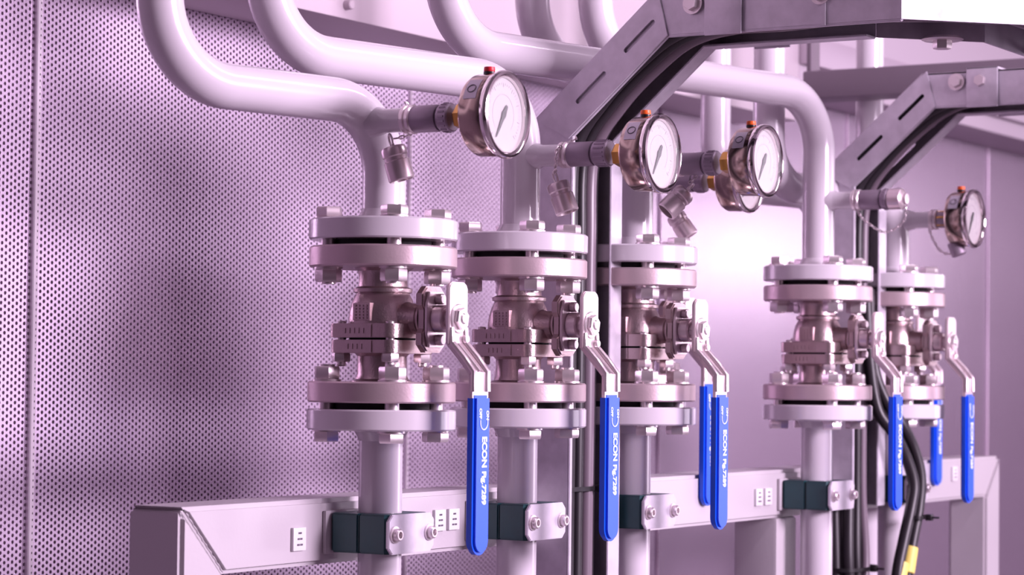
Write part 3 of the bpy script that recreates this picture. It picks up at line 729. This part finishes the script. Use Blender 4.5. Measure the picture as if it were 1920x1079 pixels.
for i, ((x, y, r, m_), nm) in enumerate(zip(offs2, names2)):
    dy = y - 1.078; w = .012 * math.sin(i * 2.3)
    pts = [(x - .01 + w, y + w, .04), (x - .014 + w * 1.5, y - .008, .75), (x - .012 - w, y - .010 + w * .4, ZC - .36), (x - .006 + w * .8, y - .006, ZC - .28), (x - .004 - w * .5, y - .004, ZC - .20), (x, y, ZC - .12), (x, y, ZC + .0), (x, y, ZC + .12), (x, 1.073 + dy * .9, ZC + .200 + dy * .3), (x, 1.043 + dy * .7, ZC + .2455 + dy * .7),
           (x, 1.006 + dy * .7, ZC + .2785 + dy * .7), (x, .972 + dy * .4, ZC + .300 + dy * .9), (x, .930, ZC + .309 + dy), (x, .86, ZC + .309 + dy), (x, .755, ZC + .311 + dy)]
    cable(pts, r, m_, ('grey' if m_ is CABLEG else 'black') + ' cable in the short right tray, ' + nm, 'black cables in the short tray')
# loose cables leaving the short tray
loose = [((0, 0, 0), 'black loose cable looping out right of the fourth grip, outer one'), ((-.010, .004, -.012), 'black loose cable looping out right of the fourth grip, inner one')]
tagz = [(-.180, 'yellow marker sleeve on the outer loose cable'), (-.196, 'yellow marker sleeve on the inner loose cable')]
for i, (d, lb) in enumerate(loose):
    dx, dy, dz = d
    pts = [(2.515 + dx, 1.068, ZC + .10), (2.513 + dx, 1.062, ZC + .02), (2.517 + dx, 1.050 + dy, ZC - .02 + dz), (2.528 + dx, 1.036 + dy, ZC - .045 + dz), (2.545 + dx, 1.028 + dy, ZC - .072 + dz), (2.553 + dx, 1.022 + dy, ZC - .105 + dz * .7),
           (2.548 + dx * 1.3, 1.022 + dy, ZC - .140), (2.536 + dx * 1.6, 1.024 + dy, ZC - .175), (2.524 + dx * 1.8, 1.026 + dy, ZC - .215), (2.520 + dx * 2, 1.03, ZC - .28)]
    cc = cable(pts, .0062 if i == 0 else .0066, CABLE, lb, 'loose cables leaving the short tray')
    p0 = Vector((2.532 + dx * 1.65, 1.0248 + dy, ZC + tagz[i][0] - .002)); p1 = Vector((2.524 + dx * 1.8, 1.026 + dy, ZC + tagz[i][0] - .030))
    sl = MB().cyl(Vector((0, 0, 0)), p1 - p0, .0086, 20, .0008).build('marker_sleeve', YEL, None, p0)
    tag(sl, tagz[i][1], 'marker', 'yellow cable marker sleeves')
def tie(p, rx, ry, label, grp, dirx=1):
    t = thing('cable_tie', label, 'cable tie', p, grp)
    ring = [(rx * math.copysign(abs(math.cos(a)) ** .6, math.cos(a)), ry * math.copysign(abs(math.sin(a)) ** .6, math.sin(a)), 0) for a in [2 * math.pi * k / 28 for k in range(28)]]
    q = MB()
    vs = [(x, y, z) for x, y, _ in ring for z in (-.002, .002)] + [(x * .96, y * .96, z) for x, y, _ in ring for z in (-.002, .002)]
    n_ = 28; fs = []
    for i in range(n_):
        j = (i + 1) % n_; a, b, c_, d = 2 * i, 2 * i + 1, 2 * j, 2 * j + 1; o_ = 2 * n_
        fs += [(a, c_, d, b), (a + o_, b + o_, d + o_, c_ + o_), (b, d, d + o_, b + o_), (a, a + o_, c_ + o_, c_)]
    q.add(vs, fs).build('strap', TIE, t)
    q = MB().box((rx * .2 - .004, -ry - .006, -.0035), (rx * .2 + .004, -ry + .001, .0035), .0008); q.box((rx * .2 - .0015, -ry - .014, -.001), (rx * .2 + .0015, -ry - .004, .001)); q.build('tie_head', TIE, t)
tie((1.886, 1.078, ZC - .098), .043, .0165, 'black cable tie round the cables in the long tray, at rail height', 'cable ties')
tie((2.545, 1.022, ZC - .150), .016, .010, 'black cable tie joining the two loose cables', 'cable ties')
for z, nm in ((-.205, 'uppermost'), (-.222, 'middle'), (-.262, 'lowest')):
    tie((2.488, 1.074, ZC + z), .040, .019, 'black cable tie round the bundle under the short tray, ' + nm + ' one', 'cable ties')
